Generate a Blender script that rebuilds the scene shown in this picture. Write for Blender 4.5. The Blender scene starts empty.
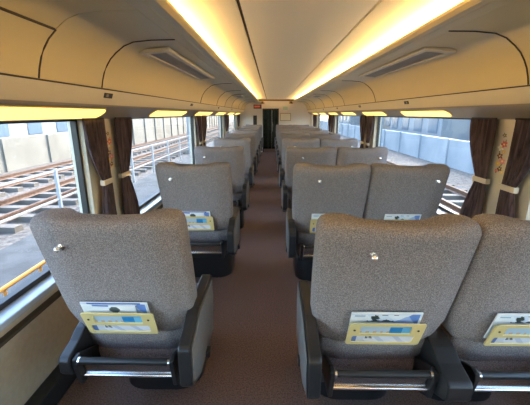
import bpy, bmesh, math, random
from mathutils import Vector, Matrix
random.seed(7)
SC = bpy.context.scene
COL = SC.collection
PI = math.pi
CX = 0.165          # lateral centre of the carriage (the photographer stands left of it)
EYE = 1.35

# ------------------------------------------------------------------ materials
def mat(name, col, rough=0.6, metal=0.0, noise=None, bump=None, emit=None, spec=None):
    m = bpy.data.materials.new(name); m.use_nodes = True
    nt = m.node_tree; b = nt.nodes['Principled BSDF']
    b.inputs['Base Color'].default_value = (*col, 1)
    b.inputs['Roughness'].default_value = rough
    b.inputs['Metallic'].default_value = metal
    if spec is not None: b.inputs['Specular IOR Level'].default_value = spec
    if emit:
        b.inputs['Emission Color'].default_value = (*emit[0], 1)
        b.inputs['Emission Strength'].default_value = emit[1]
    if noise or bump:
        tc = nt.nodes.new('ShaderNodeTexCoord')
    if noise:
        sc, col2, lo, hi = noise[:4]
        n = nt.nodes.new('ShaderNodeTexNoise'); n.inputs['Scale'].default_value = sc
        n.inputs['Detail'].default_value = 3
        src = tc.outputs['Object']
        if len(noise) > 4:
            mp = nt.nodes.new('ShaderNodeMapping'); mp.inputs['Scale'].default_value = noise[4]
            nt.links.new(src, mp.inputs['Vector']); src = mp.outputs['Vector']
        nt.links.new(src, n.inputs['Vector'])
        r = nt.nodes.new('ShaderNodeValToRGB')
        r.color_ramp.elements[0].position = lo; r.color_ramp.elements[0].color = (*col, 1)
        r.color_ramp.elements[1].position = hi; r.color_ramp.elements[1].color = (*col2, 1)
        nt.links.new(n.outputs['Fac'], r.inputs['Fac'])
        nt.links.new(r.outputs['Color'], b.inputs['Base Color'])
    if bump:
        n2 = nt.nodes.new('ShaderNodeTexNoise'); n2.inputs['Scale'].default_value = bump[0]
        nt.links.new(tc.outputs['Object'], n2.inputs['Vector'])
        bp = nt.nodes.new('ShaderNodeBump'); bp.inputs['Strength'].default_value = bump[1]
        bp.inputs['Distance'].default_value = bump[2]
        nt.links.new(n2.outputs['Fac'], bp.inputs['Height'])
        nt.links.new(bp.outputs['Normal'], b.inputs['Normal'])
    return m

def print_mat(name, rough=0.4):
    m = bpy.data.materials.new(name); m.use_nodes = True
    nt = m.node_tree; b = nt.nodes['Principled BSDF']
    a = nt.nodes.new('ShaderNodeVertexColor'); a.layer_name = 'ink'
    nt.links.new(a.outputs['Color'], b.inputs['Base Color'])
    b.inputs['Roughness'].default_value = rough
    return m

def glass_mat(name, tint, refl):
    m = bpy.data.materials.new(name); m.use_nodes = True
    nt = m.node_tree; nt.nodes.clear()
    out = nt.nodes.new('ShaderNodeOutputMaterial')
    tr = nt.nodes.new('ShaderNodeBsdfTransparent'); tr.inputs['Color'].default_value = (*tint, 1)
    gl = nt.nodes.new('ShaderNodeBsdfGlossy'); gl.inputs['Roughness'].default_value = 0.02
    lw = nt.nodes.new('ShaderNodeLayerWeight'); lw.inputs['Blend'].default_value = 0.5
    pw = nt.nodes.new('ShaderNodeMath'); pw.operation = 'POWER'; pw.inputs[1].default_value = 4.0
    fr = nt.nodes.new('ShaderNodeMath'); fr.operation = 'MULTIPLY_ADD'; fr.inputs[1].default_value = refl; fr.inputs[2].default_value = 0.03
    nt.links.new(lw.outputs['Facing'], pw.inputs[0]); nt.links.new(pw.outputs[0], fr.inputs[0])
    mx = nt.nodes.new('ShaderNodeMixShader')
    nt.links.new(fr.outputs[0], mx.inputs['Fac'])
    nt.links.new(tr.outputs['BSDF'], mx.inputs[1]); nt.links.new(gl.outputs['BSDF'], mx.inputs[2])
    nt.links.new(mx.outputs['Shader'], out.inputs['Surface'])
    return m

M = {}
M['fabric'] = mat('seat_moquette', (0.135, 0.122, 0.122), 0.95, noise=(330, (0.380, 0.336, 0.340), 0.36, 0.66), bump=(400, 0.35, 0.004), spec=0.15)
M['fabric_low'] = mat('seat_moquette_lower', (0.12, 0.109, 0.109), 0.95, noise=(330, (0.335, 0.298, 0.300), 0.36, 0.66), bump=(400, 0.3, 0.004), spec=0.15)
M['black'] = mat('black_plastic', (0.018, 0.018, 0.019), 0.38)
M['dark'] = mat('dark_metal', (0.03, 0.03, 0.03), 0.45, 0.3)
M['arm_grey'] = mat('grey_arm_panel', (0.165, 0.162, 0.158), 0.5, noise=(90, (0.195, 0.19, 0.186), 0.4, 0.6))
M['chrome'] = mat('chrome', (0.75, 0.75, 0.77), 0.16, 1.0)
M['cream_plate'] = mat('cream_pocket_plastic', (0.68, 0.55, 0.25), 0.45)
M['paper'] = mat('paper_edge', (0.8, 0.8, 0.8), 0.7)
M['print'] = print_mat('printed_sheet', 0.35)
M['carpet'] = mat('brown_carpet', (0.112, 0.074, 0.062), 0.97, noise=(140, (0.235, 0.165, 0.140), 0.35, 0.68), bump=(300, 0.4, 0.004), spec=0.1)
M['ceiling'] = mat('cream_ceiling_panel', (0.84, 0.79, 0.66), 0.5)
M['cove'] = mat('white_cove_panel', (0.80, 0.74, 0.58), 0.5)
M['bin'] = mat('tan_bin_panel', (0.585, 0.475, 0.25), 0.42)
M['valance'] = mat('pale_valance', (0.62, 0.55, 0.40), 0.45)
M['trough'] = mat('grey_brown_lamp_trough', (0.30, 0.25, 0.18), 0.5)
M['seal'] = mat('dark_seal', (0.05, 0.035, 0.02), 0.7)
M['wall'] = mat('beige_wall_panel', (0.40, 0.34, 0.245), 0.55, noise=(40, (0.43, 0.37, 0.27), 0.4, 0.6))
M['pillar'] = mat('cream_pillar', (0.62, 0.56, 0.44), 0.5)
M['sill'] = mat('sky_tinted_sill', (0.36, 0.41, 0.47), 0.2)  # grey base tinted blue: sky reflection on the ledge put into the colour
M['gasket'] = mat('window_gasket', (0.02, 0.02, 0.022), 0.5)
M['glass'] = glass_mat('window_glass', (0.93, 0.96, 0.97), 0.35)
M['doorglass'] = glass_mat('smoked_door_glass', (0.24, 0.30, 0.26), 0.4)
M['curtain'] = mat('brown_curtain', (0.052, 0.036, 0.040), 0.9, noise=(60, (0.125, 0.090, 0.096), 0.35, 0.65, (1, 1, 0.06)), spec=0.1)
M['strap'] = mat('beige_strap', (0.62, 0.55, 0.42), 0.7)
M['lamp'] = mat('warm_lamp_diffuser', (0.9, 0.75, 0.35), 0.4, emit=((1.0, 0.67, 0.15), 0.62))
M['tube'] = mat('cove_tube', (1, 0.85, 0.55), 0.5, emit=((1.0, 0.69, 0.30), 17.0))
M['brass'] = mat('bronze_trim', (0.42, 0.30, 0.13), 0.35, 0.6)
M['grille'] = mat('grey_vent_mesh', (0.33, 0.31, 0.27), 0.5, 0.3)
M['endwall'] = mat('pale_end_panel', (0.72, 0.68, 0.63), 0.5)
M['brown'] = mat('brown_laminate', (0.16, 0.095, 0.055), 0.5)
M['concrete'] = mat('sunlit_concrete', (0.174, 0.157, 0.128), 0.9, noise=(0.5, (0.232, 0.215, 0.180), 0.35, 0.65))
M['bluewall'] = mat('bluish_panel_wall', (0.223, 0.259, 0.283), 0.8, noise=(0.6, (0.314, 0.340, 0.357), 0.35, 0.65))
M['ballast'] = mat('ballast', (0.064, 0.052, 0.043), 0.95, noise=(7, (0.157, 0.136, 0.116), 0.35, 0.65), bump=(14, 0.8, 0.05))
M['rust'] = mat('rusty_rail', (0.093, 0.043, 0.023), 0.7, noise=(12, (0.128, 0.070, 0.041), 0.4, 0.6))
M['sleeper'] = mat('sleeper_concrete', (0.128, 0.110, 0.093), 0.9)
M['whitepaint'] = mat('white_painted_steel', (0.261, 0.278, 0.290), 0.5)
M['bluepaint'] = mat('pale_blue_steel', (0.162, 0.220, 0.267), 0.5)
M['orange'] = mat('orange_pipe', (0.5, 0.22, 0.03), 0.5)
M['deck'] = mat('grey_deck', (0.041, 0.043, 0.046), 0.9, noise=(2, (0.064, 0.067, 0.070), 0.4, 0.6))
M['b1'] = mat('building_white', (0.244, 0.244, 0.232), 0.8)
M['b2'] = mat('building_grey', (0.212, 0.227, 0.243), 0.8)
M['b3'] = mat('building_tan', (0.191, 0.162, 0.133), 0.8)
M['bwin'] = mat('building_window', (0.12, 0.16, 0.20), 0.2)
M['added_vlamp'] = mat('added_vestibule_glow', (.9, .9, .85), .5, emit=((1, .93, .8), 6.0))  # glow of the lamp added to light the vestibule
M['red'] = mat('led_red', (0.45, 0.12, 0.10), 0.4, emit=((1.0, 0.12, 0.06), 0.10))
M['green'] = mat('pale_green_sign', (0.38, 0.58, 0.50), 0.5)
M['tree'] = mat('leaves', (0.06, 0.11, 0.04), 0.9)

# ------------------------------------------------------------------ mesh helpers
class MB:
    """collects quads / polygons, then becomes one mesh object"""
    def __init__(s): s.v = []; s.f = []; s.mi = []; s.cur = 0
    def add(s, vs, fs):
        o = len(s.v); s.v += [tuple(p) for p in vs]
        for f in fs: s.f.append(tuple(i + o for i in f)); s.mi.append(s.cur)
    def box(s, x0, x1, y0, y1, z0, z1, mtx=None):
        vs = [Vector((x, y, z)) for x in (x0, x1) for y in (y0, y1) for z in (z0, z1)]
        if mtx: vs = [mtx @ p for p in vs]
        s.add(vs, [(0, 1, 3, 2), (4, 6, 7, 5), (0, 4, 5, 1), (2, 3, 7, 6), (0, 2, 6, 4), (1, 5, 7, 3)])
    def prism_y(s, poly, y0, y1):                       # closed polygon in x,z swept along y
        n = len(poly)
        vs = [(x, y0, z) for x, z in poly] + [(x, y1, z) for x, z in poly]
        s.add(vs, [tuple(range(n)), tuple(range(2 * n - 1, n - 1, -1))] + [(i, i + n, (i + 1) % n + n, (i + 1) % n) for i in range(n)])
    def prism_x(s, poly, x0, x1):                       # closed polygon in y,z swept along x
        n = len(poly)
        vs = [(x0, y, z) for y, z in poly] + [(x1, y, z) for y, z in poly]
        s.add(vs, [tuple(range(n)), tuple(range(2 * n - 1, n - 1, -1))] + [(i, i + n, (i + 1) % n + n, (i + 1) % n) for i in range(n)])
    def tube(s, pts, r, n=8, cap=True):
        pts = [Vector(p) for p in pts]; rings = []
        for i, p in enumerate(pts):
            d = (pts[min(i + 1, len(pts) - 1)] - pts[max(i - 1, 0)]).normalized()
            up = Vector((0, 0, 1)) if abs(d.z) < 0.9 else Vector((1, 0, 0))
            a = d.cross(up).normalized(); b = d.cross(a)
            rr = r[i] if isinstance(r, (list, tuple)) else r
            rings.append([p + a * math.cos(t * 2 * PI / n) * rr + b * math.sin(t * 2 * PI / n) * rr for t in range(n)])
        vs = [q for g in rings for q in g]; fs = []
        for i in range(len(rings) - 1):
            for t in range(n):
                fs.append((i * n + t, i * n + (t + 1) % n, (i + 1) * n + (t + 1) % n, (i + 1) * n + t))
        if cap: fs += [tuple(range(n))[::-1], tuple(range((len(rings) - 1) * n, len(rings) * n))]
        s.add(vs, fs)
    def loft(s, rings, cap=True):
        n = len(rings[0]); vs = [q for g in rings for q in g]; fs = []
        for i in range(len(rings) - 1):
            for t in range(n):
                fs.append((i * n + t, i * n + (t + 1) % n, (i + 1) * n + (t + 1) % n, (i + 1) * n + t))
        if cap: fs += [tuple(range(n))[::-1], tuple(range((len(rings) - 1) * n, len(rings) * n))]
        s.add(vs, fs)
    def build(s, name, m, parent=None, smooth=False, bevel=0, seg=2, angle=35):
        me = bpy.data.meshes.new(name); me.from_pydata(s.v, [], s.f)
        ms = m if isinstance(m, (list, tuple)) else [m]
        for k in ms: me.materials.append(k)
        for p, i in zip(me.polygons, s.mi): p.material_index = i
        bm = bmesh.new(); bm.from_mesh(me); bmesh.ops.recalc_face_normals(bm, faces=bm.faces)
        if bevel:
            es = [e for e in bm.edges if len(e.link_faces) == 2 and e.calc_face_angle(0) > math.radians(30)]
            bmesh.ops.bevel(bm, geom=es, offset=bevel, segments=seg, affect='EDGES', profile=0.5, clamp_overlap=True)
        if smooth:
            for f in bm.faces: f.smooth = True
            for e in bm.edges:
                if len(e.link_faces) == 2 and e.calc_face_angle(0) > math.radians(angle): e.smooth = False
        bm.to_mesh(me); bm.free()
        o = bpy.data.objects.new(name, me); COL.objects.link(o)
        if parent: o.parent = parent
        return o

def tag(o, label=None, cat=None, group=None, kind=None):
    if label: o['label'] = label
    if cat: o['category'] = cat
    if group: o['group'] = group
    if kind: o['kind'] = kind
    return o
def empty(name, loc, label=None, cat=None, group=None, kind=None):
    o = bpy.data.objects.new(name, None); COL.objects.link(o); o.location = loc
    o.empty_display_size = 0.1
    return tag(o, label, cat, group, kind)
def struct(o): o['kind'] = 'structure'; return o
KIDS = {}
def copy_tree(o, parent=None):
    c = o.copy(); COL.objects.link(c)
    if parent: c.parent = parent
    for ch in [k for k in list(bpy.data.objects) if k.parent == o and k != c]:
        copy_tree(ch, c)
    return c

def outline(w, h, r, cx=0, cy=0, n=6):
    pts = []
    for (sx, sy, a0) in ((1, 1, 0), (-1, 1, 90), (-1, -1, 180), (1, -1, 270)):
        for i in range(n + 1):
            a = math.radians(a0 + 90 * i / n)
            pts.append((cx + sx * (w / 2 - r) + r * math.cos(a), cy + sy * (h / 2 - r) + r * math.sin(a)))
    return pts
def plate(name, outer, holes, thick, m, parent=None, bevel=0.0, rot=None, loc=None):
    """flat plate with holes: 2D outline in x,z, thickness along y"""
    cu = bpy.data.curves.new(name, 'CURVE'); cu.dimensions = '2D'; cu.fill_mode = 'BOTH'
    cu.extrude = thick / 2; cu.bevel_depth = bevel; cu.bevel_resolution = 1
    for pl in [outer] + holes:
        sp = cu.splines.new('POLY'); sp.points.add(len(pl) - 1); sp.use_cyclic_u = True
        for p, q in zip(sp.points, pl): p.co = (q[0], q[1], 0, 1)
    tmp = bpy.data.objects.new(name + '_tmp', cu); COL.objects.link(tmp)
    dg = bpy.context.evaluated_depsgraph_get()
    me = bpy.data.meshes.new_from_object(tmp.evaluated_get(dg)); me.name = name
    bpy.data.objects.remove(tmp); bpy.data.curves.remove(cu)
    me.transform(Matrix.Rotation(PI / 2, 4, 'X'))
    if rot is not None: me.transform(Matrix.Rotation(rot, 4, 'X'))
    if loc is not None: me.transform(Matrix.Translation(loc))
    me.materials.clear(); me.materials.append(m)
    o = bpy.data.objects.new(name, me); COL.objects.link(o)
    if parent: o.parent = parent
    return o
def printed(mb_name, w, h, nx, ny, fn, parent=None, thick=0.0, mtx=None, skip=None):
    """a printed sheet in x,z (facing -y) with ink colours fn(u,v); thick > 0 makes it a slab"""
    vs = []; fs = []; cols = []
    for j in range(ny + 1):
        for i in range(nx + 1): vs.append(Vector(((i / nx - .5) * w, 0, (j / ny - .5) * h)))
    for j in range(ny):
        for i in range(nx):
            u, v = (i + .5) / nx, (j + .5) / ny
            c = fn(u, v)
            if c is None: continue
            a = j * (nx + 1) + i; fs.append((a, a + 1, a + nx + 2, a + nx + 1)); cols.append(c)
    if thick:
        o = len(vs); t = thick
        vs += [Vector((-w / 2, 0, -h / 2)), Vector((w / 2, 0, -h / 2)), Vector((w / 2, 0, h / 2)), Vector((-w / 2, 0, h / 2))]
        vs += [p + Vector((0, t, 0)) for p in vs[-4:]]
        q = [(4, 7, 6, 5), (0, 4, 5, 1), (1, 5, 6, 2), (2, 6, 7, 3), (3, 7, 4, 0)]
        fs += [tuple(k + o for k in f) for f in q]; cols += [(0.75, 0.76, 0.78)] * 5
    if mtx: vs = [mtx @ p for p in vs]
    me = bpy.data.meshes.new(mb_name); me.from_pydata([tuple(p) for p in vs], [], fs)
    ca = me.color_attributes.new('ink', 'FLOAT_COLOR', 'CORNER')
    k = 0
    for p, c in zip(me.polygons, cols):
        for _ in p.loop_indices: ca.data[k].color = (*c, 1); k += 1
    me.materials.append(M['print'])
    ob = bpy.data.objects.new(mb_name, me); COL.objects.link(ob)
    if parent: ob.parent = parent
    return ob

# ------------------------------------------------------------------ carriage shell
Y0, Y1 = -4.2, 11.8
HW = 1.25                       # half width to the inner wall face
HC = EYE + 0.48                 # ceiling height
SILL = EYE - 0.79
WTOP = EYE - 0.03
PILS = {-1: [2.13 + 2.85 * n for n in range(-2, 4)], 1: [1.97 + 2.83 * n for n in range(-2, 4)]}
PH = 0.32; PN = 0.26           # pillar reach beyond its middle, far and near side

mb = MB(); mb.box(CX - HW - .1, CX + HW + .1, Y0, Y1 + 2.0, -0.06, 0.0)
struct(mb.build('floor', M['carpet']))
# ceiling: middle panel, two dark slots, two cove panels
mb = MB()
mb.cur = 0; mb.box(CX - .306, CX + .306, Y0, Y1, HC, HC + .03)
for s in (-1, 1):
    a, b = sorted((CX + s * .326, CX + s * .80)); mb.cur = 1; mb.box(a, b, Y0, Y1, HC + .004, HC + .03)
    a, b = sorted((CX + s * .80, CX + s * .82)); mb.box(a, b, Y0, Y1, HC - .10, HC + .03)
mb.cur = 2; mb.box(CX - HW - .1, CX + HW + .1, Y0, Y1, HC + .05, HC + .07)
for s in (-1, 1):
    a, b = sorted((CX + s * .306, CX + s * .326)); mb.box(a, b, Y0, Y1, HC + .02, HC + .05)
struct(mb.build('ceiling', [M['ceiling'], M['cove'], M['seal']]))

for s, nm in ((-1, 'left'), (1, 'right')):
    mb = MB()
    xi, xo = CX + s * HW, CX + s * (HW + .09)
    a, b = sorted((xi, xo))
    mb.cur = 0; mb.box(a, b, Y0, Y1, 0, SILL - .03)
    mb.cur = 1; mb.box(a, b, Y0, Y1, WTOP + .0, HC + .05)
    PIL = PILS[s]
    for p in PIL: mb.box(a, b, p - PN + .03, min(p + PH - .03, Y1 - .25), SILL - .03, WTOP)
    mb.box(a, b, Y1 - .25, Y1, SILL - .03, WTOP)
    struct(mb.build('wall_' + nm, [M['wall'], M['pillar']]))
    # sill ledge and lower moulding
    mb = MB(); a, b = sorted((CX + s * (HW - .045), CX + s * (HW + .09)))
    mb.box(a, b, Y0, Y1, SILL - .03, SILL)
    struct(mb.build('trim_sill_' + nm, M['sill'], bevel=.006))
    mb = MB(); a, b = sorted((CX + s * (HW - .03), CX + s * HW))
    mb.box(a, b, Y0, Y1, SILL - .10, SILL - .085)
    struct(mb.build('trim_wall_' + nm, M['seal']))
    mb = MB(); a, b = sorted((CX + s * (HW - .07), CX + s * HW))
    mb.box(a, b, Y0, Y1, 0, .11)
    struct(mb.build('baseboard_' + nm, M['dark'], bevel=.008))

wn = 0
for s in (-1, 1):
    PIL = PILS[s]
    for i, p in enumerate(PIL):
        if p + PH > Y1 - .6: continue
        ya = p + PH - .03; yb = min(PIL[i + 1] - PN + .03, Y1 - .25) if i + 1 < len(PIL) else Y1 - .25
        wn += 1
        e = empty('window_%d' % wn, (CX + s * (HW + .05), (ya + yb) / 2, SILL), kind='structure')
        L = yb - ya; H = WTOP - SILL
        fr = MB()
        for (a0, a1, z0, z1) in ((-L / 2, -L / 2 + .02, 0, H), (L / 2 - .02, L / 2, 0, H), (-L / 2 + .02, L / 2 - .02, 0, .025), (-L / 2 + .02, L / 2 - .02, H - .012, H)):
            fr.box(-.012, .02, a0, a1, z0, z1)
        fr.build('window_frame', M['gasket'], e)
        g = MB(); g.box(-.002, .004, -L / 2 + .015, L / 2 - .015, .02, H - .01)
        g.build('pane', M['glass'], e)

# rear end behind the photographer
mb = MB(); mb.box(CX - HW - .1, CX + HW + .1, Y0 - .05, Y0, 0, HC + .07)
struct(mb.build('wall_back', M['endwall']))
# far partition with doorway
DX0, DX1, DZ = -.295, .275, EYE + .175
mb = MB()
mb.box(CX - HW, DX0, Y1, Y1 + .06, 0, HC); mb.box(DX1, CX + HW, Y1, Y1 + .06, 0, HC); mb.box(DX0, DX1, Y1, Y1 + .06, DZ, HC)
struct(mb.build('wall_front', M['endwall']))
# vestibule beyond the door
mb = MB()
for (x0, x1, y0, y1, z0, z1) in ((CX - HW, CX - HW + .05, Y1 + .06, Y1 + 2, 0, HC), (CX + HW - .05, CX + HW, Y1 + .06, Y1 + 2, 0, HC), (CX - HW, CX + HW, Y1 + 1.95, Y1 + 2, 0, HC), (CX - HW, CX + HW, Y1 + .06, Y1 + 2, HC, HC + .05)):
    mb.box(x0, x1, y0, y1, z0, z1)
struct(mb.build('wall_vestibule', M['endwall']))
e = empty('added_vestibule_lamp', (0, Y1 + 1.0, HC), 'round lamp added in the vestibule ceiling to brighten the end door', 'lamp')  # added lamp, keeps the space behind the door glass from going black
m_ = MB(); m_.tube([(0, 0, 0), (0, 0, -.03)], .12, 16); m_.build('diffuser', M['added_vlamp'], e)
m_ = MB(); m_.tube([(0, 0, 0), (0, 0, -.015)], .14, 16); m_.build('rim', M['chrome'], e)
e = empty('door_1', ((DX0 + DX1) / 2, Y1 + .03, 0), kind='structure')
w = DX1 - DX0
fr = MB(); fr.box(-w / 2, -w / 2 + .035, -.04, .03, 0, DZ); fr.box(w / 2 - .035, w / 2, -.04, .03, 0, DZ); fr.box(-w / 2 + .035, w / 2 - .035, -.04, .03, DZ - .04, DZ)
fr.build('door_frame', M['dark'], e)
g = MB(); g.box(-w / 2 + .035, w / 2 - .035, -.006, .006, .12, DZ - .04); g.build('door_glass', M['doorglass'], e)
g = MB(); g.box(-w / 2 + .035, w / 2 - .035, -.02, .02, 0, .12); g.build('kick_plate', M['brown'], e)
for xx in (-.10, .035, .12):
    g = MB(); g.box(xx, xx + .018, -.018, .012, .12, DZ - .04); g.build('glazing_bar', M['dark' if xx != .035 else 'chrome'], e)
g = MB(); g.tube([(.07, -.05, .75), (.07, -.05, 1.05)], .012); g.box(.06, .08, -.05, -.006, .76, .78); g.box(.06, .08, -.05, -.006, 1.02, 1.04)
g.build('door_handle', M['chrome'], e)
# end bulkhead strip
mb = MB(); mb.box(CX - .62, CX + .62, Y1 - .12, Y1, HC - .055, HC - .001)
struct(mb.build('trim_1', M['brown'], bevel=.01))
for x, t_ in ((-.33, 'left'), (.66, 'right')):
    e = empty('ceiling_speaker', (x + .03, Y1 - .10, HC - .06), 'small bronze fixture under the end of the ceiling, %s of the doorway' % t_, 'speaker')
    m_ = MB(); m_.box(-.07, .07, -.07, .05, -.09, .004); m_.build('housing', M['brass'], e, bevel=.012)
    m_ = MB(); m_.tube([(0, -.085, -.045), (0, -.068, -.045)], .035, 12); m_.build('speaker_cone', M['black'], e)
# things on the partition
e = empty('led_sign', (-.47, Y1, EYE + .17), 'small dark display with a red lit bar left of the end doorway', 'sign')
m_ = MB(); m_.box(-.14, .14, -.05, 0, 0, .14); m_.build('housing', M['dark'], e, bevel=.006)
m_ = MB(); m_.box(-.11, .09, -.053, -.049, .045, .10); m_.build('display', M['red'], e)
e = empty('notice_sign', (.50, Y1, EYE + .10), 'pale green notice plate high on the end wall right of the doorway', 'sign')
m_ = MB(); m_.box(-.10, .10, -.012, 0, 0, .17); m_.build('plate', M['endwall'], e, bevel=.003)
m_ = MB(); m_.box(-.08, .08, -.015, -.011, .03, .14); m_.build('panel', M['green'], e)
e = empty('framed_notice', (.51, Y1, EYE - .24), 'framed cream notice on the end wall right of the doorway', 'notice')
m_ = MB()
for (x0, x1, z0, z1) in ((-.19, -.17, 0, .26), (.17, .19, 0, .26), (-.17, .17, 0, .02), (-.17, .17, .24, .26)): m_.box(x0, x1, -.02, 0, z0, z1)
m_.build('frame', M['brass'], e)
m_ = MB(); m_.box(-.17, .17, -.01, 0, .02, .24); m_.build('sheet', M['ceiling'], e)
e = empty('equipment_box', (-.56, Y1, EYE - .38), 'narrow dark box fixed to the end wall left of the doorway', 'box')
m_ = MB(); m_.box(-.065, .065, -.07, 0, 0, .32); m_.build('housing', M['black'], e, bevel=.01)
m_ = MB(); m_.box(-.045, .045, -.075, -.068, .2, .28); m_.build('label_plate', M['dark'], e)

# ------------------------------------------------------------------ overhead bins
EDGE_IN, EDGE_H = .566, EYE + .390
PROF = [(.675, .381), (.80, .379), (.897, .370), (.95, .350), (.997, .316), (1.030, .285), (1.053, .252), (1.073, .214), (1.086, .176), (1.095, .138)]
def profile(s, off=0.0):
    pts = []
    P = [Vector(p) for p in PROF]
    for i, p in enumerate(P):
        d = (P[min(i + 1, len(P) - 1)] - P[max(i - 1, 0)]).normalized()
        n = Vector((-abs(d.y), -abs(d.x)))
        q = p + n * off
        pts.append((CX + s * q.x, EYE + q.y))
    return pts
SEAMS = {-1: [Y0, 1.36, 1.86, 4.44, 5.75, 6.75, 7.9, 9.5, 10.6, Y1], 1: [Y0, 1.70, 4.1, 5.8, 6.8, 7.95, 9.5, 10.8, Y1]}
ORD = ['nearest', 'second', 'third', 'fourth', 'fifth', 'sixth', 'seventh', 'eighth', 'ninth', 'tenth']
for s, nm in ((-1, 'left'), (1, 'right')):
    cuts = SEAMS[s]
    for i in range(len(cuts) - 1):
        ya, yb = cuts[i], cuts[i + 1]
        if i == 0: ya = max(ya, Y0 + .002)
        lab = 'tan overhead luggage bin section, %s along the %s-hand side' % (ORD[i], nm)
        if i == 0 and s < 0: lab = 'tan overhead bin with a hatch, nearest on the %s, cut by the photo edge' % nm
        e = empty('overhead_bin', (CX + s * .9, (ya + yb) / 2, EYE + .138), lab, 'luggage bin', 'overhead bins on the %s side' % nm)
        o = Vector(e.location)
        pr = profile(s)
        ins = [(CX + s * (HW - .001), EYE + .138), (CX + s * (HW - .001), HC - .06), (CX + s * .826, HC - .06)]
        ins = [(CX + s * (HW - .003), EYE + .138), (CX + s * (HW - .003), HC - .04), (CX + s * .826, HC - .04), (CX + s * .675, EYE + .40)]
        poly = [(x - o.x, z - o.z) for x, z in pr + ins]
        m_ = MB(); m_.prism_y(poly, ya - o.y + .003, yb - o.y - .003)
        m_.build('fascia', M['bin'], e, smooth=True)
        if i < len(cuts) - 2:
            m_ = MB()
            prs = profile(s, .0015)
            if i == 0 and s < 0: prs = prs[4:]
            m_.tube([(x - o.x, yb - o.y, z - o.z) for x, z in prs], .0038, 6)
            m_.build('door_seal', M['seal'], e)
        if i == 0 and s < 0:
            m_ = MB()
            k0 = 4
            outp = profile(s, .006)[k0:]; inp = profile(s, -.004)[k0:]
            m_.prism_y([(x - o.x, z - o.z) for x, z in outp + inp[::-1]], .1 - o.y, yb - o.y - .012)
            h_ = m_.build('hatch_door', M['bin'], e, smooth=True)
            x, z = profile(s, .004)[k0]
            m_ = MB(); m_.tube([(x - o.x, .1 - o.y, z - o.z), (x - o.x, yb - o.y - .012, z - o.z)], .005, 6); m_.build('hatch_seal', M['seal'], h_)
    # inner light edge running the length of the car
    m_ = MB()
    q = [(.545, EYE + .392), (.545, EYE + .405), (.60, EYE + .405), (.672, EYE + .398), (.672, EYE + .380), (.62, EYE + .384), (.60, EYE + .378), (.565, EYE + .378)]
    m_.prism_y([(CX + s * a, b) for a, b in q], Y0, Y1 - .13)
    struct(m_.build('trim_cove_' + nm, M['bin']))
    # cove lamps hidden behind the edge, one tube after another
    y = -2.4; n = 0
    while y < 11:
        e = empty('cove_light', (CX + s * .665, y, EYE + .40), 'hidden warm tube light in the %s ceiling cove' % nm, 'light', 'cove tubes on the %s' % nm)
        m_ = MB(); m_.tube([(0, 0, .034), (0, 1.3, .034)], .012, 8); m_.build('tube', M['tube'], e)
        m_ = MB(); m_.box(-.02, .02, 0, 1.3, 0, .02); m_.build('base', M['cove'], e)
        y += 1.36
    # valance, trough
    m_ = MB()
    q = [(1.098, EYE + .130), (1.128, EYE + .050), (HW, EYE + .050), (HW, EYE + .130)]
    m_.prism_y([(CX + s * a, b) for a, b in q], Y0, Y1)
    struct(m_.build('trim_valance_' + nm, M['valance']))
    m_ = MB()
    q = [(1.118, EYE + .0495), (1.124, EYE + .040), (1.235, EYE - .032), (HW, EYE - .032), (HW, EYE + .0495)]
    m_.prism_y([(CX + s * a, b) for a, b in q], Y0, Y1)
    struct(m_.build('trim_lamp_trough_' + nm, M['trough']))
    m_ = MB()
    q = [(1.1, EYE + .1375), (1.1, EYE + .1305), (HW, EYE + .1305), (HW, EYE + .1375)]
    m_.prism_y([(CX + s * a, b) for a, b in q], Y0, Y1)
    struct(m_.build('trim_lip_' + nm, M['seal']))
    # reading lamps along the trough
    spans = [(1.1, 2.0), (2.84, 3.92), (4.55, 5.65), (6.25, 7.35), (7.95, 9.05), (9.65, 10.75)] if s < 0 else \
            [(2.55, 3.45), (3.98, 4.88), (5.4, 6.35), (6.85, 7.75), (8.3, 9.2), (9.75, 10.65)]
    A = Vector((1.124, .040)); B = Vector((1.235, -.032)); dirv = (B - A).normalized(); nrm = Vector((dirv.y, -dirv.x))
    for i, (ya, yb) in enumerate(spans):
        e = empty('window_lamp', (CX + s * 1.18, (ya + yb) / 2, EYE), 'glowing yellow strip lamp above the windows, %s along the %s side' % (ORD[i], nm), 'lamp', 'lamps above the %s windows' % nm)
        L = yb - ya; wd = .086 if s < 0 else .076
        def lens(off, wd, L, off2):
            rings = []
            pl = outline(wd, L, wd * .48, n=8)
            vs = []
            for o_ in (off2, off):
                for a, b in pl:
                    q_ = A + dirv * (.067 + a) + nrm * (o_)
                    vs.append((s * q_.x + CX - e.location.x, b, q_.y))
            return vs, len(pl)
        for nm2, off, wd2, dl, mm in (('lamp_rim', .0035, wd + .016, .03, M['brass']), ('diffuser', .007, wd, 0, M['lamp'])):
            vs, n = lens(off, wd2, L + dl, -.002)
            m_ = MB(); m_.loft([vs[:n], vs[n:]]); m_.build(nm2, mm, e)
    # seat number plates on the valance
    for i, y in enumerate([1.95, 4.0, 6.05, 8.1] if s < 0 else [3.2, 4.86, 6.5, 8.2]):
        a = Vector((1.098, .130)); b = Vector((1.128, .050)); m0 = a.lerp(b, .35)
        e = empty('seat_number_plate', (CX + s * m0.x, y, EYE + m0.y), 'small dark seat number plate on the %s valance, %s from the front of the photo' % (nm, ORD[i]), 'plate')
        m_ = MB(); m_.box(-.006, .006, -.045, .045, -.014, .014, Matrix.Rotation(s * math.radians(-20), 4, 'Y'))
        m_.build('plate', M['dark'], e)
        m_ = MB(); m_.box(-.0075, .0075, -.03, -.005, -.008, .008, Matrix.Rotation(s * math.radians(-20), 4, 'Y'))
        m_.build('numeral_strip', M['trough'], e)
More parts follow.
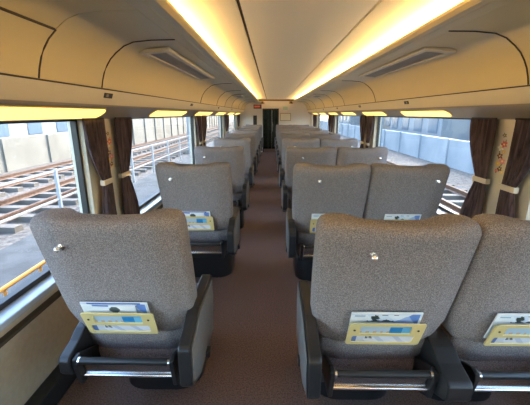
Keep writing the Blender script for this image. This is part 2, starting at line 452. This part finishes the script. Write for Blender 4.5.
    # air vents
    for i, (ya, yb) in enumerate([(2.05, 3.65), (6.9, 7.7)] if s < 0 else [(2.08, 3.55), (6.95, 7.8)]):
        s0, s1 = (.765, .945) if s < 0 else (.735, .925)
        e = empty('air_vent', (CX + s * (s0 + s1) / 2, (ya + yb) / 2, EYE + (.366 if s < 0 else .372)), 'long framed air vent in the %s overhead bins, %s' % (nm, 'near one' if i == 0 else 'far one'), 'vent')
        L = (yb - ya) / 2; W = (s1 - s0) / 2
        R = Matrix.Rotation(s * math.radians(5), 4, 'Y')
        m_ = MB()
        for (x0, x1, y0, y1) in ((-W, W, -L, -L + .05), (-W, W, L - .05, L), (-W, -W + .035, -L + .05, L - .05), (W - .035, W, -L + .05, L - .05)):
            m_.box(x0, x1, y0, y1, -.016, .006, R)
        m_.build('vent_frame', M['valance'], e, bevel=.004)
        m_ = MB(); m_.box(-W + .035, W - .035, -L + .05, L - .05, -.003, .001, R); m_.build('vent_opening', M['seal'], e)
        m_ = MB()
        for k in range(9):
            x = -W + .045 + k * (2 * W - .09) / 8
            m_.box(x - .0035, x + .0035, -L + .05, L - .05, -.010, -.003, R)
        m_.build('vent_grille', M['grille'], e)

# ------------------------------------------------------------------ curtains
def curtain(s, yin, yout, tie_in, tie_out, bot_in, bot_out, label):
    """yin.. window side edge moves towards the pillar at the strap"""
    x0 = CX + s * (HW - .045)
    e = empty('window_curtain', (x0, (yin + yout) / 2, SILL + .005), label, 'curtain', 'brown window curtains')
    nv, nu = 26, 40
    Ht = WTOP - SILL - .008; tie = .49
    vs = []; fs = []
    for j in range(nv + 1):
        t = j / nv
        if t > tie:
            k = (t - tie) / (1 - tie); k2 = 1 - (1 - k) ** 2.0
            a = tie_in + (yin - tie_in) * k2; b = tie_out + (yout - tie_out) * k2
        else:
            k = (tie - t) / tie; k2 = 1 - (1 - k) ** 1.7
            a = tie_in + (bot_in - tie_in) * k2; b = tie_out + (bot_out - tie_out) * k2
        amp = .006 + .012 * min(1, abs(t - tie) * 3)
        for i in range(nu + 1):
            u = i / nu
            y = a + (b - a) * u
            x = s * (-.002 + amp * math.sin(u * 2 * PI * 4.5 + .4 * math.sin(t * 5)))
            vs.append((x, y - e.location.y, t * Ht))
    for j in range(nv):
        for i in range(nu):
            p = j * (nu + 1) + i; fs.append((p, p + 1, p + nu + 2, p + nu + 1))
    m_ = MB(); m_.add(vs, fs); o = m_.build('cloth', M['curtain'], e, smooth=True, angle=80)
    md = o.modifiers.new('thick', 'SOLIDIFY'); md.thickness = .003
    a, b = sorted((tie_in, tie_out)); m_ = MB()
    zz = tie * Ht
    a -= .012; b += .012
    m_.box(-.014, -.009, a - e.location.y, b - e.location.y, zz - .016, zz + .016)
    m_.box(.009, .014, a - e.location.y, b - e.location.y, zz - .016, zz + .016)
    m_.box(-.014, .014, a - e.location.y - .003, a - e.location.y, zz - .016, zz + .016)
    m_.box(-.014, .014, b - e.location.y, b - e.location.y + .003, zz - .016, zz + .016)
    m_.build('tieback_strap', M['strap'], e)
    m_ = MB(); m_.tube([(0, min(yin, yout) - e.location.y, Ht + .004), (0, max(yin, yout) - e.location.y, Ht + .004)], .006, 6)
    m_.build('curtain_rail', M['dark'], e)
for s, nm in ((-1, 'left'), (1, 'right')):
    for i, p in enumerate(PILS[s][2:]):
        nth = ['first', 'second', 'third', 'fourth'][i]
        curtain(s, p - .30, p - .075, p - .165, p - .06, p - .22, p - .06, 'dark brown tied curtain on the near side of the %s pillar along the %s windows' % (nth, nm))
        curtain(s, p + .33, p + .085, p + .19, p + .08, p + .32, p + .07, 'dark brown tied curtain on the far side of the %s pillar along the %s windows' % (nth, nm))
# flower decals on the nearest pillars
FL = [(.5, .88, .10, (.10, .07, .05)), (.42, .70, .16, (.70, .10, .10)), (.62, .63, .17, (.88, .84, .78)), (.35, .55, .10, (.75, .45, .10)), (.6, .46, .14, (.22, .04, .05)),
      (.35, .36, .16, (.80, .25, .35)), (.66, .30, .13, (.85, .55, .12)), (.45, .20, .12, (.15, .05, .05)), (.68, .15, .09, (.75, .12, .15)), (.25, .14, .09, (.85, .6, .15))]
def decal_fn(u, v):
    for (cx, cy, r, c) in FL:
        dx, dy = (u - cx) * .065, (v - cy) * .24
        d = math.hypot(dx, dy); a = math.atan2(dy, dx)
        if d < r * .085 * (1 + .3 * math.cos(5 * a)):
            return c if d > r * .03 else (.9, .75, .2)
    if abs(u - .5 - .18 * math.sin(v * 14)) < .04 and .1 < v < .8: return (.2, .28, .1)
    return None
for s, nm in ((-1, 'left'), (1, 'right')):
    R = Matrix.Rotation(PI / 2 * (1 if s > 0 else -1), 4, 'Z')
    o = printed('flower_sticker', .115, .30, 28, 84, decal_fn, mtx=Matrix.Translation((CX + s * (HW - .002), PILS[s][2] + (.05 if s > 0 else .045), EYE - .24)) @ R)
    tag(o, 'red and yellow flower sticker on the cream pillar between the %s curtains' % nm, 'sticker')

# ------------------------------------------------------------------ seats
PITCH = 1.16; ZC = .951
def rr_ring(hw, yr, yf, h, ins, dip, conc, lean=0):
    """rounded section ring: rear straight side at yr, front at yf"""
    hw -= ins * .3; yr += ins; yf -= ins * .5
    rr, rf = min(.026, (yf - yr) * .35), min(.040, (yf - yr) * .40)
    fx, fy = .70, min(.034, (yf - yr) * .36)             # flat middle, then facets that slope forward to the sides
    pts = []
    n = 16
    def rear(x):
        q = max(0, (abs(x) / hw - fx + .04) / (1 - fx + .04)); return yr + fy * q ** 1.15
    xe = hw - rr
    for i in range(n + 1):                              # rear, from -x to +x
        x = -xe + 2 * xe * i / n; pts.append((x, rear(x)))
    for i in range(1, 6):
        a = math.radians(-90 + 90 * i / 5); pts.append((hw - rr + rr * math.cos(a), rear(xe) + rr + rr * math.sin(a)))
    for i in range(0, 6):
        a = math.radians(90 * i / 5); pts.append((hw - rf + rf * math.cos(a), yf - rf + rf * math.sin(a)))
    for i in range(1, n):
        x = hw - rf - (2 * hw - 2 * rf) * i / n; q = abs(x) / (hw - rf)
        q = max(0, min(1, (q - .45) / .4)); q = q * q * (3 - 2 * q)
        pts.append((x, yf - conc * (1 - q)))
    for i in range(0, 6):
        a = math.radians(90 + 90 * i / 5); pts.append((-hw + rf + rf * math.cos(a), yf - rf + rf * math.sin(a)))
    for i in range(0, 5):
        a = math.radians(180 + 90 * i / 5); pts.append((-hw + rr + rr * math.cos(a), rear(xe) + rr + rr * math.sin(a)))
    out = []
    for x, y in pts:
        q = abs(x) / hw; q = max(0, min(1, (q - .30) / .45)); q = q * q * (3 - 2 * q)
        out.append((x, y, h - dip * (1 - q)))
    return out
OFF = .30                                               # seat origin sits .30 ahead of the crest
def yrear(h): return .172 * (1.0 - min(1, max(0, (h - .40) / .58))) - OFF
CREST = EYE - .327
def make_seat():
    e = empty('reclining_seat', (0, 0, 0))
    # backrest
    m_ = MB(); R = []
    for h, hw, ins, dip, conc in ((.500, .208, .012, 0, .0), (.507, .216, .0, 0, .0), (.54, .232, 0, 0, .01), (.60, .250, 0, 0, .015), (.68, .253, 0, 0, .02), (.80, .256, 0, 0, .02),
                                  (.90, .257, 0, .0, .03), (.950, .257, 0, .002, .05), (.983, .257, .000, .006, .06), (1.002, .255, .004, .009, .068), (1.016, .251, .014, .011, .068), (CREST - .001, .246, .030, .013, .062), (CREST, .240, .048, .014, .03)):
        R.append(rr_ring(hw, yrear(h), yrear(h) + .155 - .02 * (h - .5), h, ins, dip, conc))
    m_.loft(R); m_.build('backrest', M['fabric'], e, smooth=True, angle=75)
    m_ = MB(); R = []
    for h, hw, ins in ((.385, .208, .01), (.395, .212, 0), (.45, .215, 0), (.492, .215, 0), (.499, .212, .008)):
        R.append(rr_ring(hw, yrear(h) + .003, yrear(h) + .15, h, ins, 0, 0))
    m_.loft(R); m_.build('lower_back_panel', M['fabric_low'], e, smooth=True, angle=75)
    R = []
    for h, ins in ((.30, .02), (.31, .005), (.37, 0), (.43, .004), (.445, .02)):
        pl = outline(.41 - 2 * ins, .47 - 2 * ins, .05, 0, .12, n=5); R.append([(x, y, h) for x, y in pl])
    m_ = MB(); m_.loft(R); m_.build('seat_cushion', M['fabric'], e, smooth=True, angle=60)
    # head cloth on the front
    m_ = MB(); m_.box(-.15, .15, .105 - OFF, .122 - OFF, .84, 1.0); m_.build('headrest', M['fabric_low'], e, bevel=.006)
    # frame, pedestal
    m_ = MB(); m_.box(-.205, .205, -.10, .36, .25, .30); m_.build('seat_frame', M['dark'], e, bevel=.01)
    m_ = MB(); pl = outline(.40, .50, .12, 0, .36 - .0, n=6); m_.loft([[(x, y - .0, 0) for x, y in outline(.40, .42, .12, 0, .27)], [(x, y, .20) for x, y in outline(.40, .42, .12, 0, .27)], [(x, y, .252) for x, y in outline(.36, .38, .11, 0, .27)]])
    m_.build('pedestal', M['black'], e, smooth=True, angle=40)
    # coat hook is added per seat type
    # footrest
    ft = MB(); yb = .055 - OFF
    ft.tube([(-.185, yb, 0.435), (.185, yb, 0.435)], .014, 10)
    fo = ft.build('footrest', M['black'], e, smooth=True, angle=50)
    m_ = MB(); m_.prism_x([(yb + .004, 0.422), (yb + .012, 0.422), (yb + .03, 0.362), (yb + .02, 0.362)], -.17, .17); m_.build('footrest_panel', M['chrome_dark'], fo)
    m_ = MB(); m_.tube([(-.185, yb + .02, 0.354), (.185, yb + .02, 0.354)], .009, 8); m_.build('footrest_bar', M['chrome'], fo, smooth=True, angle=50)
    for sx in (-1, 1):
        m_ = MB(); m_.prism_x([(yb - .016, 0.418), (yb - .016, 0.450), (yb + .02, 0.455), (.20 - OFF, 0.392), (.20 - OFF, 0.322), (yb + .01, 0.317)], sx * .185 - .009, sx * .185 + .009)
        m_.build('footrest_bracket', M['black'], fo, bevel=.004)
        m_ = MB(); m_.tube([(sx * .168, yb, 0.435), (sx * .176, yb, 0.435)], .0155, 10); m_.build('chrome_ring', M['chrome'], fo, smooth=True, angle=50)
    # pocket plate tilted with the back
    tilt = math.radians(9.5)
    hz = .577; yy = yrear(hz) - .032
    pk = plate('pocket_plate', outline(.268, .130, .010), [outline(.183, .046, .003, -.002, .027, 3), outline(.226, .043, .009, -.004, -.031, 3)], .003, M['cream_plate'], e, bevel=.0008, rot=None, loc=None)
    T = Matrix.Translation((0, yy, hz)) @ Matrix.Rotation(-tilt * .55, 4, 'X')
    T = Matrix.Translation((0, yy, hz)) @ Matrix.Rotation(math.radians(22), 4, 'X')
    pk.data.transform(T)
    def card(u, v):
        if v > .48:
            if u > .55:
                if v > .80: return (.10, .38, .72)
                return (.02, .22, .50) if u < .74 else (.16, .48, .74)
            c = (.42, .55, .66)
            if v < .62 and math.sin(u * 60) > .2: c = (.50, .36, .26)
            if v > .85: c = (.5, .6, .70)
            return c
        if u < .10: return (.10, .17, .40)
        if u < .2: return (.62, .63, .68)
        if .22 < u < .33 and v > .22: return (.10, .10, .12) if math.sin(u * 90 + v * 20) > -.3 else (.5, .5, .5)
        return (.72, .73, .80) if math.sin(u * 21 + v * 9) > -.5 else (.52, .55, .68)
    cd = printed('printed_insert', .240, .119, 54, 22, card, pk, mtx=T @ Matrix.Translation((0, .0022, 0)))
    for sx in (-1, 1):
        m_ = MB(); m_.tube([T @ Vector((sx * .113, -.0016, .027)), T @ Vector((sx * .113, -.004, .027))], .0045, 8); m_.build('screw', M['black'], pk)
    m_ = MB()
    for sx in (-1, 1):
        m_.add([T @ Vector(p) for p in ((sx * .131 - .001, 0, -.056), (sx * .131 - .001, 0, .05), (sx * .131 - .001, .010, .05), (sx * .131 - .001, .004, -.056), (sx * .131 + .001, 0, -.056), (sx * .131 + .001, 0, .05), (sx * .131 + .001, .010, .05), (sx * .131 + .001, .004, -.056))], [(0, 1, 2, 3), (4, 7, 6, 5), (0, 4, 5, 1), (1, 5, 6, 2), (2, 6, 7, 3), (3, 7, 4, 0)])
    m_.box(-.13, .13, 0, .008, -.058, -.055, T)
    m_.build('pocket_side', M['cream_plate'], pk)
    return e
M['chrome_dark'] = mat('dark_chrome', (0.55, 0.55, 0.57), 0.22, 1.0)

def add_arm(e, sx, width, x_out, drop=0.0, side=True, back=0.0):
    """armrest with rear end behind the back; sx = side it faces, x_out = outer face"""
    xa, xb = sorted((x_out, x_out - sx * width))
    top = EYE - .745 - drop
    b = back + .08 - OFF
    prof = [(-.10 + b, top - .062), (-.088 + b, top - .048), (-.02 + b, top - .03), (.03 + b, top - .004), (.07 + b, top + .006), (.41 - OFF, top + .01), (.44 - OFF, top - .01), (.44 - OFF, top - .10), (.40 - OFF, top - .28 + drop), (.02 + b, top - .28 + drop), (-.085 + b, top - .225 + drop), (-.10 + b, top - .205 + drop)]
    m_ = MB(); m_.prism_x(prof, xa, xb)
    a = m_.build('armrest', M['black'], e, bevel=.006)
    if side:
        pr2 = [(-.082 + b, top - .066), (-.015 + b, top - .05), (.035 + b, top - .024), (.075 + b, top - .014), (.405 - OFF, top - .012), (.423 - OFF, top - .10), (.385 - OFF, top - .265 + drop), (.025 + b, top - .265 + drop), (-.078 + b, top - .205 + drop)]
        m_ = MB(); m_.prism_x(pr2, x_out - .002, x_out + sx * .004)
        m_.build('side_panel', M['arm_grey'], a, bevel=.002)
        m_ = MB(); m_.box(x_out - .012, x_out + .02, .20 - OFF, .24 - OFF, top - .275, top - .245); m_.build('recline_pedal', M['black'], a, bevel=.004)
    return a
def add_hook(e, x):
    h = .918; y = yrear(h) + .002
    m_ = MB()
    m_.tube([(x, y + .012, h), (x, y - .003, h), (x, y - .005, h)], [.013, .013, .009], 12)
    m_.tube([(x, y - .003, h), (x, y - .020, h + .001), (x, y - .027, h + .002)], [.005, .006, .009], 10)
    m_.tube([(x, y - .026, h + .001), (x, y - .030, h + .003)], [.010, .006], 10)
    m_.build('coat_hook', M['chrome'], e, smooth=True, angle=50)

base = make_seat()
def shift_pocket(root, dx):
    for ch in bpy.data.objects:
        if ch.parent == root and ch.name.startswith('pocket_plate'): ch.location.x = dx
protoL = base
protoA = copy_tree(base); protoW = copy_tree(base)
shift_pocket(protoL, -.014); shift_pocket(protoA, .004)
add_arm(protoL, 1, .046, .276); add_arm(protoL, -1, .042, -.240, .095, True, .05); add_hook(protoL, -.145)
add_arm(protoA, -1, .046, -.282); add_hook(protoA, -.088)
add_arm(protoW, 1, .05, .240, .075, True, .05); add_arm(protoW, -1, .085, -.320, .095, False, .0); add_hook(protoW, .168)
XL, XA, XW = -.533, .411, .926
NROW = 9
seats = {}
for k in range(NROW):
    y = ZC + PITCH * k + OFF
    row = ['nearest', 'second', 'third', 'fourth', 'fifth', 'sixth', 'seventh', 'eighth', 'farthest'][k]
    for key, proto, x, desc, grp in (('L', protoL, XL, 'grey-brown single reclining seat left of the aisle, %s row from the camera', 'single seats left of the aisle'),
                                ('A', protoA, XA, 'grey-brown reclining seat right of the aisle, aisle side, %s row from the camera', 'aisle seats right of the aisle'),
                                ('W', protoW, XW, 'grey-brown reclining seat by the right-hand windows, %s row from the camera', 'window seats on the right')):
        o = proto if k == 0 else copy_tree(proto)
        if key == 'L' and k == 0: x -= .022
        o.location = (x, y + (.030 if key == 'L' else -.015), 0)
        tag(o, desc % row, 'seat', grp)
        seats[key, k] = o

# brochures in the seat pockets
def cover(var):
    def fn(u, v):
        tree = math.hypot((u - .34) * 1.5, (v - .80) * .9) < .085 + .02 * math.sin(u * 70 + v * 30)
        if v > .95: return ((.06, .14, .45) if var == 0 else (.78, .80, .84)) if .10 < u < .9 else (.80, .82, .86)
        if v > .925 and u < .85: return (.75, .78, .84) if var == 0 else (.62, .68, .78)
        if var and .91 < v < .925 and (.44 < u < .52 or .6 < u < .66): return (.1, .1, .12)
        if tree: return (.035, .05, .045)
        if .24 < u < .62 and .66 < v < .71 + .03 * math.sin(u * 40): return (.05, .06, .08)
        if u > .68 + .8 * (v - .72) and u < .97: return (.14, .26, .62) if u + v * .4 > 1.16 else (.40, .52, .78)
        if .05 < u < .2 and .86 < v < .89: return (.3, .45, .6)
        return (.66, .74, .85) if math.sin(u * 9 + v * 5) > .3 else (.78, .82, .88)
    return fn
def sheet_fn(u, v):
    if v > .93: return (.12, .2, .5) if .2 < u < .5 else (.82, .84, .88)
    if math.hypot(u - .6, (v - .8) * .8) < .1: return (.08, .1, .1)
    return (.80, .82, .86)
tilt = math.radians(9.5)
names = {'L': 'the single left seat', 'A': 'the right-hand aisle seat', 'W': 'the right window seat'}
rows = {0: 'nearest row', 1: 'second row', 2: 'third row'}
br0 = None
cache = {}
for k in (0, 1, 2):
    for key in 'LAW':
        if k == 2 and key != 'L': continue
        st = seats[key, k]; var = 0 if key == 'L' else 1
        for kind in ('brochure', 'leaflet'):
            hz = .570; yy = yrear(hz)
            if kind == 'brochure':
                w_, h_, t_, dx, dy, rz, fn = .250, .140, .005, -.004, -.0240, 0.0, cover(var)
            else:
                w_, h_, t_, dx, dy, rz, fn = .200, .125, .002, -.025, -.0300, math.radians(2.5), sheet_fn
                if key != 'L': continue
            dx += {'L': -.022, 'A': .006, 'W': 0}[key]
            T = Matrix.Translation((dx, yy + dy, hz + .036)) @ Matrix.Rotation(math.radians(19), 4, 'X') @ Matrix.Rotation(rz, 4, 'Y')
            if (kind, var) not in cache:
                o = printed(kind, w_, h_, 60, 40, fn, thick=t_); cache[kind, var] = o
            else:
                o = cache[kind, var].copy(); COL.objects.link(o)
            o.matrix_world = Matrix.Translation(st.location) @ T
            tag(o, ('white and blue brochure in the pocket of %s, %s' if kind == 'brochure' else 'thin white leaflet in front of the brochure on %s, %s') % (names[key], rows[k]), kind, kind + 's in seat pockets')

# ------------------------------------------------------------------ outside
G = EYE - 2.5
mb = MB(); mb.box(-120, 120, -30, 160, G - .3, G)
struct(mb.build('ground_ballast', M['ballast']))
def track(xc, label):
    e = empty('railway_track', (xc, 40, G), label, 'railway track')
    for sx in (-.55, .55):
        m_ = MB()
        m_.prism_y([(sx - .07, .12), (sx + .07, .12), (sx + .02, .15), (sx + .02, .22), (sx + .04, .23), (sx + .04, .27), (sx - .04, .27), (sx - .04, .23), (sx - .02, .22), (sx - .02, .15)], -60, 80)
        m_.build('rail', M['rust'], e)
    m_ = MB(); y = -44
    while y < 30:
        m_.box(-1.1, 1.1, y, y + .24, 0, .13); y += .75
    tag(m_.build('sleeper', M['sleeper'], e), kind='stuff')
track(-6.6, 'rusty railway track on ballast nearest to the left windows')
track(-9.4, 'rusty railway track on ballast along the left concrete wall')
track(5.2, 'rusty railway track on ballast beyond the right windows')
mb = MB(); mb.box(-12.2, -11.7, -25, 24, G, G + 1.45)
for k in range(16): mb.box(-11.72, -11.62, -25 + k * 3, -24.8 + k * 3, G, G + 1.45)
tag(mb.build('concrete_wall', M['concrete']), 'sunlit low concrete wall beyond the tracks on the left', 'wall')
mb = MB(); mb.box(-9.6 - 1.9, -11.2, 24, 90, G, G + 3.0)
for k in range(25): mb.box(-11.22, -11.1, 24 + k * 2.6, 24.2 + k * 2.6, G, G + 3.05)
tag(mb.build('noise_barrier', M['concrete']), 'tall cream noise barrier further along the left side', 'wall')
# fence beside the viaduct edge, left
e = empty('steel_fence', (-4.75, 0, G), 'white steel fence between the train and the left tracks', 'fence')
for k in range(12):
    y = 1.0 + k * 2.0
    m_ = MB(); m_.box(-.03, .03, y - .03, y + .03, 0, 1.32); m_.build('post', M['whitepaint'], e)
for z in (.65, 1.28):
    m_ = MB(); m_.box(-.015, .015, -2, 24, z - .018, z + .018); m_.build('rail', M['whitepaint'], e)
mb = MB(); mb.box(-4.6, -1.5, -10, 60, G, G + .25)
tag(mb.build('service_walkway', M['deck']), 'grey concrete walkway below the left windows', 'walkway')
e = empty('pipe_rail', (-3.1, 0, G + .25), 'orange pipe handrail low outside the nearest left window', 'rail')
for z in (.12, .28):
    m_ = MB(); m_.tube([(0, 2.7, z), (0, 4.6, z)], .028); m_.build('pipe', M['orange'], e)
for k in range(4):
    m_ = MB(); m_.tube([(0, 2.75 + k * .6, 0), (0, 2.75 + k * .6, .28)], .02); m_.build('pipe_post', M['orange'], e)
def pole(x, y, h, m_, label, arm=0):
    e = empty('catenary_pole', (x, y, G), label, 'pole', 'poles along the line')
    b = MB(); b.tube([(0, 0, 0), (0, 0, h)], .14, 10); b.build('mast', M[m_], e)
    b = MB(); b.box(-.25, .25, -.25, .25, 0, .25); b.build('footing', M['concrete'], e)
    if arm:
        b = MB(); b.tube([(0, 0, h - .4), (arm, 0, h - .4)], .05); b.build('arm', M[m_], e)
pole(-5.2, 10.5, 8, 'bluepaint', 'pale blue line pole seen through the second left window', -3)
pole(-5.2, 21, 8, 'whitepaint', 'white line pole farther along the left tracks', -3)
pole(-5.2, 34, 8, 'whitepaint', 'most distant white line pole on the left', -3)
pole(7.2, 9.5, 8, 'bluepaint', 'pale blue line pole beyond the right track, nearer one', -3)
pole(7.2, 22, 8, 'bluepaint', 'pale blue line pole beyond the right track, farther one', -3)
# right: wall and panels
mb = MB(); mb.box(8.6, 9.0, -20, 90, G, G + 1.3)
for k in range(37): mb.box(8.52, 8.6, -20 + k * 3, -19.8 + k * 3, G, G + 1.34)
tag(mb.build('panel_wall', M['bluewall']), 'bluish concrete panel wall beyond the right-hand track', 'wall')
def building(x, y, w, d, h, m_, label):
    e = empty('building', (x, y, G), label, 'building', 'town buildings outside')
    b = MB(); b.box(-w / 2, w / 2, -d / 2, d / 2, 0, h); b.build('wall', M[m_], e)
    b = MB(); b.box(-w / 2 - .15, w / 2 + .15, -d / 2 - .15, d / 2 + .15, h, h + .3); b.build('roof', M['b2'], e)
    sx = 1 if x < 0 else -1
    fl = max(2, int(h / 2.9)); n = max(2, int(d / 2.6))
    for f in range(min(fl, 5)):
        b = MB()
        for i in range(n):
            yy = -d / 2 + (i + .5) * d / n
            b.box(sx * w / 2 - .05, sx * w / 2 + .05, yy - .75, yy + .75, f * 2.9 + 1.0, f * 2.9 + 2.3)
            
        b.build('window_row', M['bwin'], e)
LB = [(-24, 3, 8, 9, 6.5, 'b1'), (-28, 14, 10, 9, 9, 'b3'), (-22, 25, 8, 10, 7.5, 'b1'), (-32, 38, 12, 12, 12, 'b2'), (-23, 52, 9, 12, 8, 'b1'), (-27, 70, 12, 16, 13, 'b3')]
cols = {'b1': 'white', 'b2': 'grey', 'b3': 'tan'}
for i, (x, y, w, d, h, m_) in enumerate(LB):
    building(x, y, w, d, h, m_, '%s building beyond the left tracks, %s from the camera' % (cols[m_], ORD[i]))
RB = [(18, 6, 9, 10, 8, 'b2'), (20, 18, 10, 11, 11, 'b1'), (17, 31, 8, 11, 7, 'b2'), (21, 47, 12, 16, 13, 'b3'), (19, 68, 10, 18, 9, 'b2')]
for i, (x, y, w, d, h, m_) in enumerate(RB):
    building(x, y, w, d, h, m_, '%s building beyond the right-hand wall, %s from the camera' % (cols[m_], ORD[i]))

# ------------------------------------------------------------------ light
w = bpy.data.worlds.new('sky'); SC.world = w; w.use_nodes = True
nt = w.node_tree; bg = nt.nodes['Background']
sky = nt.nodes.new('ShaderNodeTexSky'); sky.sky_type = 'NISHITA'; sky.sun_disc = False
sky.sun_elevation = math.radians(38); sky.sun_rotation = math.radians(35); sky.air_density = 1.2; sky.dust_density = 2.0
nt.links.new(sky.outputs['Color'], bg.inputs['Color']); bg.inputs['Strength'].default_value = 0.62
sun = bpy.data.lights.new('sun', 'SUN'); sun.energy = 1.7; sun.angle = math.radians(0.6); sun.color = (1, .95, .87)
so = bpy.data.objects.new('sun', sun); COL.objects.link(so)
d = Vector((.50, .62, .60)).normalized()
so.rotation_euler = d.to_track_quat('Z', 'Y').to_euler(); so.location = (20, 25, 25)

# ------------------------------------------------------------------ camera
cam = bpy.data.cameras.new('camera'); co = bpy.data.objects.new('camera', cam); COL.objects.link(co)
F = 325.0
cam.sensor_width = 36; cam.sensor_fit = 'HORIZONTAL'; cam.lens = 36 * F / 530
cam.shift_y = -5.5 / 530
cam.clip_start = .02; cam.clip_end = 500
th = math.atan((197 - 113.7) / F)
co.location = (0, 0, EYE)
co.rotation_euler = (PI / 2 - th, 0, math.radians(1.02))
SC.camera = co
vs = SC.view_settings; vs.view_transform = 'Standard'; vs.look = 'None'; vs.gamma = 1; vs.use_curve_mapping = False
vs.exposure = 1.76
